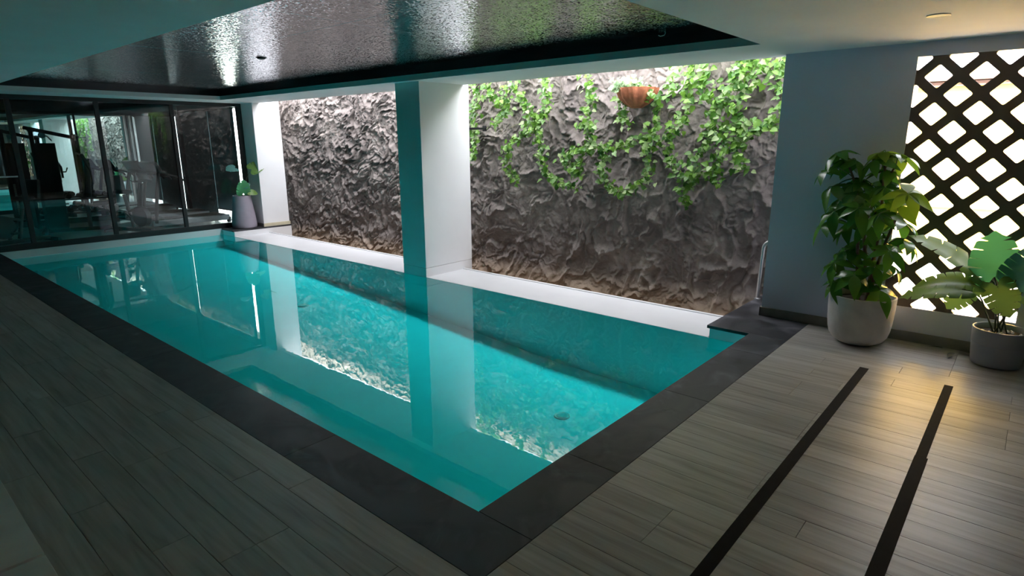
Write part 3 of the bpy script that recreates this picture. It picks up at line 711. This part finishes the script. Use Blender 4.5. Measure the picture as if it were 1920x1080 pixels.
VINES = [([[(4.86, 2.64), (4.83, 2.34), (4.9, 1.99), (4.84, 1.72), (4.88, 1.46)]], 'bright ivy strand hugging the right edge of the middle pillar'),
 ([[(4.61, 2.63), (4.42, 2.36), (4.26, 2.2), (4.45, 1.95)], [(4.26, 2.53), (4.21, 2.24), (4.19, 2.12)]], 'short forked ivy strand, second from the middle pillar'),
 ([[(4.03, 2.61), (3.93, 2.33), (3.71, 2.14), (3.73, 1.93), (4.09, 1.72), (4.2, 1.4), (3.99, 1.19)]], 'ivy strand swinging left into a thin hooked tip, third from the pillar'),
 ([[(3.53, 2.59), (3.48, 2.28), (3.6, 1.96), (3.54, 1.6), (3.44, 1.33), (3.12, 1.16), (2.94, 1.14)], [(3.6, 1.92), (3.96, 2.0), (4.13, 1.93)]], 'long thick ivy strand curving low to the right, fourth from the pillar'),
 ([[(2.83, 2.58), (2.75, 2.28), (2.81, 1.95), (2.68, 1.72), (2.88, 1.57), (2.91, 1.25)], [(2.89, 1.95), (2.68, 1.94)]], 'ivy strand hanging just left of the terracotta basket'),
 ([[(1.75, 1.76), (2.01, 1.78), (2.23, 1.69), (2.63, 1.64), (3.01, 1.64), (3.14, 1.49), (2.96, 1.34)], [(2.5, 1.57), (2.54, 1.37), (2.37, 1.16), (2.22, 1.1), (1.96, 1.2), (1.93, 1.04)]], 'sideways ivy strand below the basket with a drooping loop'),
 ([[(1.93, 2.37), (1.77, 2.17), (1.79, 1.93), (1.89, 1.68), (1.88, 1.38), (1.92, 1.19)]], 'ivy strand falling from the right side of the terracotta basket'),
 ([[(2.3, 2.32), (2.25, 2.06), (2.18, 1.9)]], 'short ivy strand falling from the left side of the basket'),
 ([[(1.62, 2.53), (1.65, 2.44), (1.62, 2.27)]], 'very short pale ivy tip right of the basket at the top'),
 ([[(1.37, 2.55), (1.37, 2.36), (1.42, 2.16), (1.42, 2.04), (1.57, 1.89), (1.66, 1.72), (1.55, 1.52), (1.39, 1.34), (1.38, .99)]], 'longest ivy strand, reaching lowest on the right half of the rock wall'),
 ([[(1.22, 2.55), (1.23, 2.38), (1.1, 2.2), (1.05, 2.06), (1.13, 1.93), (1.1, 1.75), (1.22, 1.62), (1.29, 1.45)]], 'wavy ivy strand just right of the longest one'),
 ([[(.8, 2.54), (.92, 2.34), (1.05, 2.14), (1.1, 2.01), (.99, 1.85), (.93, 1.59), (1.03, 1.42), (.99, 1.26)], [(1.03, 1.41), (1.28, 1.31), (1.35, 1.21)]], 'diagonal ivy strand leaning left as it falls, with a forked foot'),
 ([[(.69, 2.55), (.7, 2.41), (.72, 2.28)], [(.73, 2.54), (.53, 2.53), (.44, 2.39)]], 'leafy ivy clump high up near the grey wall end'),
 ([[(.84, 2.08), (.78, 1.85), (.77, 1.62), (.69, 1.5), (.72, 1.4)], [(.79, 1.96), (.58, 1.88), (.42, 1.9)]], 'ivy strand with a bare curled tip left of the grey wall end'),
 ([[(.38, 2.5), (.38, 2.31), (.37, 2.06), (.41, 1.93), (.61, 1.85), (.72, 1.75), (.68, 1.68)]], 'ivy strand running down the edge of the grey wall end')]
for s, l in VINES: vine(s, l, dens=2.4, top=l[:8] != 'sideways' and 'basket' not in l[-22:])
# terracotta wall basket
e = empty('hanging_basket', (5.06, 2.10, 2.14)); tag(e, 'fluted terracotta wall basket hanging among ivy on the rock wall', 'planter')
bm = bm_new(); lathe(bm, [(0, 0), (.07, .0), (.15, .05), (.215, .12), (.245, .20), (.25, .235), (.23, .235), (.225, .2), (.19, .12), (.1, .05), (0, .045)], 72, ripple=lambda a, z: .07 * math.cos(11 * a) * min(1, z / .1 + .2))
bmesh.ops.bisect_plane(bm, geom=bm.verts[:] + bm.edges[:] + bm.faces[:], plane_co=(.12, 0, 0), plane_no=(1, 0, 0), clear_outer=True)
done('bowl', bm, terra, e, True)
bm = bm_new(); lathe(bm, [(0, .2), (.21, .19)], 24); done('soil', bm, soil, e)
iv = empty('variegated_ivy', (5.02, 2.10, 2.36)); tag(iv, 'white-edged variegated ivy filling the terracotta basket', 'ivy')
bm = bm_new()
for k in range(10):
    a = rv.uniform(0, 2 * math.pi); p0 = Vector((.04 * math.cos(a), .08 * math.sin(a), -.04)); p1 = Vector((-.05 + .08 * math.cos(a), .16 * math.sin(a), .08)); p2 = Vector((-.12 + .1 * math.cos(a), .26 * math.sin(a), rv.uniform(-.05, .12)))
    tube(bm, [p0, p1, p2], .003, 4)
    for m in range(17):
        t = rv.random(); p = p0.lerp(p1, t) if rv.random() < .5 else p1.lerp(p2, t)
        place_leaf(ivyV if rv.random() < .75 else ivyM[1], iv, p + Vector((rv.gauss(0, .02), rv.gauss(0, .03), rv.gauss(0, .03))), (rv.uniform(-1, 0), rv.gauss(0, 1), rv.uniform(-.6, .6)), rv.uniform(.05, .085))
done('stem', bm, vine_stem, iv, True)

# umbrella tree --------------------------------------------------------------
def leaflet_mesh(name, mat, fold=.18, droop=.35, wd=.22):
    V = []; F = []; n = 8
    for i in range(n + 1):
        t = i / n; wv = wd * math.sin(math.pi * min(1, t ** .8)) * (1 if t < 1 else 0) + (.004 if t in (0, 1) else 0)
        x = t - .0; z = -droop * t * t
        V += [(x, wv, z + fold * wv), (x, 0, z), (x, -wv, z + fold * wv)]
    for i in range(n):
        a = 3 * i; F += [(a, a + 1, a + 4, a + 3), (a + 1, a + 2, a + 5, a + 4)]
    return mesh_from(V, F, name, mat)
LF = [leaflet_mesh('leaflet', umb_leaf), leaflet_mesh('leaflet', umb_leaf, .25, .55, .22), leaflet_mesh('leaflet', umb_leaf_y, .15, .3, .23)]
T0 = Vector((4.03, -.80, 0))
tree = empty('umbrella_tree', T0 + Vector((0, 0, .38))); tag(tree, 'bushy green umbrella tree with finger leaves in the big grey pot', 'plant')
pot = empty('plant_pot', T0); tag(pot, 'large rounded grey clay pot below the lattice screen, holding the umbrella tree', 'pot')
bm = bm_new()
R0 = .262
prof_o = [(0, .004), (.13, .004), (.165, .012), (.20, .035), (.228, .075), (.243, .13), (.252, .20), (.258, .30), (R0, .42), (R0, .432), (.250, .436), (.240, .43), (.236, .38), (.0, .37)]
lathe(bm, prof_o[:-1], 64); done('pot_body', bm, pot_a, pot, True)
bm = bm_new(); lathe(bm, [(0, .385), (.12, .39), (.238, .375)], 40); done('soil', bm, soil, pot, True)
rt_rng = random.Random(5)
trunks = [[(-.03, .02, -.02), (-.05, .06, .30), (-.03, .10, .62), (.02, .16, .95), (.02, .24, 1.15)], [(.02, -.03, -.02), (.02, -.04, .32), (-.02, -.06, .70), (-.01, -.04, 1.0), (.02, -.03, 1.22)], [(.05, .05, -.02), (.06, .02, .3), (.03, .06, .6), (.0, .0, .9), (.04, -.10, 1.15)], [(-.05, -.05, -.02), (-.06, -.08, .25), (-.08, -.12, .5), (-.08, -.18, .75)]]
for tk in trunks:
    bm = bm_new(); pp = smooth_path(tk, 10); tube(bm, pp, [.017 - .009 * i / len(pp) for i in range(len(pp))], 8); done('trunk', bm, bark, tree, True)
hubs = [(4.1, -0.453, 1.646), (4.05, -0.38, 1.495), (4.18, -0.523, 1.576), (4.0, -0.622, 1.383), (4.1, -0.79, 1.649), (4.15, -0.911, 1.626), (4.0, -0.757, 1.585), (4.12, -0.659, 1.419), (3.8, -1.052, 1.341), (4.0, -0.861, 1.371), (3.9, -0.526, 1.157), (4.1, -0.435, 1.037), (3.8, -0.725, 1.202), (3.8, -0.883, 1.17), (4.1, -0.603, 1.004), (4.1, -0.996, 1.083), (4.0, -0.627, 0.805), (3.9, -0.576, 0.71), (3.8, -0.987, 0.875), (4.1, -1.061, 0.932), (3.9, -0.882, 0.712), (3.8, -0.759, 0.643), (4.1, -0.984, 0.70), (4.15, -0.764, 0.889), (4.1, -0.521, 1.253), (4.1, -0.74, 1.246), (3.9, -0.97, 1.232), (3.85, -0.77, 1.068), (4.1, -0.864, 0.975), (4.1, -0.598, 1.58), (4.0, -0.459, 1.353), (4.12, -0.859, 1.495), (3.92, -.68, 1.30), (3.95, -.82, .56), (3.9, -.60, .54), (3.9, -.95, .52)]
for hi, h in enumerate(hubs):
    hub = Vector(h) - tree.location
    best = None
    for tk in trunks:
        for p in smooth_path(tk, 10):
            p = Vector(p); d_ = (hub - p).length + (0.6 if p.z > hub.z - .02 else 0)
            if best is None or d_ < best[0]: best = (d_, p)
    st = best[1]
    out_ = Vector((hub.x - st.x, hub.y - st.y, 0)); out_ = out_.normalized() if out_.length > .02 else Vector((-1, 0, 0))
    mid = st.lerp(hub, .5) + Vector((0, 0, .04))
    bm = bm_new(); tube(bm, smooth_path([st, mid, hub], 14), .0045, 6)
    pet = done('leaf', bm, stemg, tree, True)
    yellowish = hi in (8, 26, 4, 5)
    nl = rt_rng.choice([5, 6, 7]); a0 = rt_rng.uniform(0, 6.28)
    nrm = (Vector((0, 0, 1)) + .55 * out_ + Vector((-.25, -.1, 0))).normalized()
    u = nrm.cross(Vector((0, 0, 1)) if abs(nrm.z) < .95 else Vector((1, 0, 0))).normalized(); v = nrm.cross(u)
    for k in range(nl):
        a = a0 + 2 * math.pi * k / nl + rt_rng.uniform(-.15, .15)
        x = (math.cos(a) * u + math.sin(a) * v - .28 * nrm * rt_rng.uniform(.3, 1.6)).normalized()
        zz = (nrm - x * nrm.dot(x)).normalized(); yv = zz.cross(x)
        o = D.objects.new('leaflet', LF[2] if yellowish else LF[rt_rng.choice([0, 0, 1])]); COL.objects.link(o); o.parent = pet
        sz = rt_rng.uniform(.16, .235) * (1.05 if yellowish else 1)
        wpt = hub + tree.location + x * sz
        if wpt.x > 4.32: x.x -= (wpt.x - 4.31) / sz; x.normalize(); zz = (nrm - x * nrm.dot(x)).normalized(); yv = zz.cross(x)
        o.location = hub + x * .004; o.rotation_euler = Matrix((x, yv, zz)).transposed().to_euler(); o.scale = (sz,) * 3

# split-leaf plants ---------------------------------------------------------
def monstera_mesh(name, mat, splits=5, bend=.35, fold=.12):
    side = []
    # outline of the left half from the notch round to the tip, with deep cuts
    def R(t):   # t 0..1 from base lobe to tip
        return None
    pts = [(-.02, .02), (-.16, .10), (-.24, .26), (-.18, .42), (-.02, .50)]
    xs_ = np.linspace(.05, .86, splits)
    wf_ = lambda x: .50 * math.sqrt(max(0, 1 - ((x - .10) / .92) ** 2)) + .015
    for i, x in enumerate(xs_):
        g_w = .016 + .012 * math.sin(2.1 * i); x0 = x - .018
        pts += [(x0 - .045, wf_(x0 - .045) * 1.0), (x0 - g_w, wf_(x0) * .96), (x - .055, wf_(x) * .42), (x0 + g_w, wf_(x0 + g_w) * .97)]
    pts += [(.93, .13), (1.02, .015)]
    L = pts; full = L + [(x, -y) for x, y in reversed(L)]
    bm = bmesh.new(); vs = [bm.verts.new((x, y, 0)) for x, y in full]
    f_ = bm.faces.new(vs)
    bmesh.ops.triangulate(bm, faces=[f_])
    bmesh.ops.subdivide_edges(bm, edges=bm.edges[:], cuts=1, use_grid_fill=True)
    for v in bm.verts:
        x, y = v.co.x, v.co.y
        v.co.z = -bend * max(0, x) ** 2 - bend * .6 * y * y + fold * abs(y)
    bmesh.ops.recalc_face_normals(bm, faces=bm.faces)
    me = D.meshes.new(name); bm.to_mesh(me); bm.free(); me.materials.append(mat); me.polygons.foreach_set('use_smooth', [True] * len(me.polygons)); return me
def split_plant(name, loc, z0, leaves, lab, stem_m=stemd, sr=.006):
    root = empty(name, (loc[0], loc[1], z0)); tag(root, lab, 'plant')
    for (p, tip, nrm, size, me, droop) in leaves:
        wy = droop or 1.0
        p = Vector(p) - root.location; base = Vector((rv.uniform(-.04, .04), rv.uniform(-.05, .05), -.02))
        mid = base.lerp(p, .55) + Vector((0, 0, .10 * size * 3))
        bm = bm_new(); tube(bm, smooth_path([base, mid, p], 16), sr, 7); st = done('stem', bm, stem_m, root, True)
        x = Vector(tip).normalized(); z = Vector(nrm); z = (z - x * z.dot(x)).normalized(); y = z.cross(x)
        o = D.objects.new('leaf', me); COL.objects.link(o); o.parent = st; o.location = p
        o.rotation_euler = Matrix((x, y, z)).transposed().to_euler(); o.scale = (size, size * wy, size)
    return root
MM = monstera_mesh('leaf', mon_leaf); MB = monstera_mesh('leaf', mon_leaf_b, 5, .2, .05); MC = monstera_mesh('leaf', mon_leaf_c, 5, .3, .1); MD = monstera_mesh('leaf', mon_leaf, 6, .55, .25)
PX, PY = 4.10, -1.77
pot2 = empty('plant_pot', (PX, PY, 0)); tag(pot2, 'smaller smooth grey cylinder pot at the right, holding the split-leaf plant', 'pot')
bm = bm_new(); lathe(bm, [(0, .004), (.145, .004), (.158, .012), (.165, .06), (.176, .175), (.174, .178), (.177, .182), (.183, .295), (.181, .30), (.172, .30), (.168, .29), (.165, .25)], 56)
done('pot_body', bm, pot_b, pot2, True)
bm = bm_new(); lathe(bm, [(0, .262), (.08, .265), (.168, .255)], 32); done('soil', bm, soil, pot2, True)
bm = bm_new()
for k in range(26):
    a = rv.uniform(0, 6.28); r_ = rv.uniform(.02, .15); obox(bm, (r_ * math.cos(a), r_ * math.sin(a), .268), (.02, .016, .012), (rv.random(), rv.random(), rv.random()), .003)
done('pebble', bm, white_enamel, pot2)['kind'] = 'stuff'
leaves = [((4.02, -1.55, .74), (-.10, .66, .66), (-.30, -.62, .62), .50, MM, .55),
          ((3.95, -1.49, .60), (-.12, .98, -.02), (-.42, .05, .9), .40, MM, .62),
          ((3.92, -1.55, .66), (-.25, .85, .22), (-.35, -.2, .9), .34, MD, .7),
          ((4.00, -1.67, .72), (-.05, .10, 1), (-.95, -.15, .2), .34, MB, 0),
          ((3.98, -1.80, .72), (-.15, -.35, .85), (-.95, .1, .2), .27, MC, 0),
          ((3.95, -1.70, .66), (-.2, -.45, -.75), (-.8, -.1, .4), .24, MM, 0),
          ((4.00, -1.52, .60), (-.25, .50, -.72), (-.7, -.2, .6), .20, MM, 0),
          ((4.1, -1.95, .75), (.0, -.8, .4), (-.8, -.2, .5), .28, MM, 0),
          ((4.05, -1.90, .60), (-.1, -.9, -.1), (-.6, -.1, .8), .24, MD, 0)]
split_plant('split_leaf_plant', (PX, PY), .26, leaves, 'split-leaf plant with broad notched leaves in the right-hand grey pot')
# far pot on the slab by the gym glass
FX, FY = 4.03, 10.70
FX = 4.02; pot3 = empty('plant_pot', (FX, FY, 0)); tag(pot3, 'tall mauve-grey tapered pot beside the gym glass, holding a small plant', 'pot')
bm = bm_new(); lathe(bm, [(0, .0), (.20, .0), (.235, .012), (.247, .05), (.246, .10), (.225, .30), (.195, .52), (.178, .66), (.176, .672), (.166, .672), (.164, .64)], 48); done('pot_body', bm, pot_c, pot3, True)
bm = bm_new(); lathe(bm, [(0, .645), (.168, .635)], 24); done('soil', bm, soil, pot3)
lv3 = [((3.90, 10.60, 1.24), (-.55, -.2, .0), (-.2, -.7, .7), .20, MC, 0), ((4.24, 10.58, 1.20), (.55, -.25, .35), (-.2, -.8, .6), .28, MM, 0),
       ((4.02, 10.60, .72), (.05, -.15, .9), (-.3, -.9, .2), .27, ivy_big if False else MB, 0), ((4.12, 10.56, .74), (.8, -.3, .0), (-.1, -.7, .7), .17, MM, 0), ((4.12, 10.62, .92), (-.4, -.2, -.3), (-.2, -.7, .7), .15, MC, 0)]
split_plant('split_leaf_plant', (FX, FY), .64, lv3, 'small sparse plant in the tall tapered pot by the gym glass', stemd, .004)
# fallen leaves by the wall
for k, (x, y) in enumerate(((4.20, -1.42), (4.12, -1.50), (4.22, -1.53))):
    me_ = leaflet_mesh('fallen_leaf', leafdry, .3, .15, .16 + .03 * k)
    o = link('fallen_leaf', me_); o.location = (x, y, .028); o.rotation_euler = (.1, .0, 1.2 + k * 1.7); o.scale = (.12,) * 3
    tag(o, 'dark fallen leaf between the two pots by the wall, %s' % ('nearest the wall', 'the middle one', 'nearest the right pot')[k], 'leaf', 'fallen leaves by the right wall')
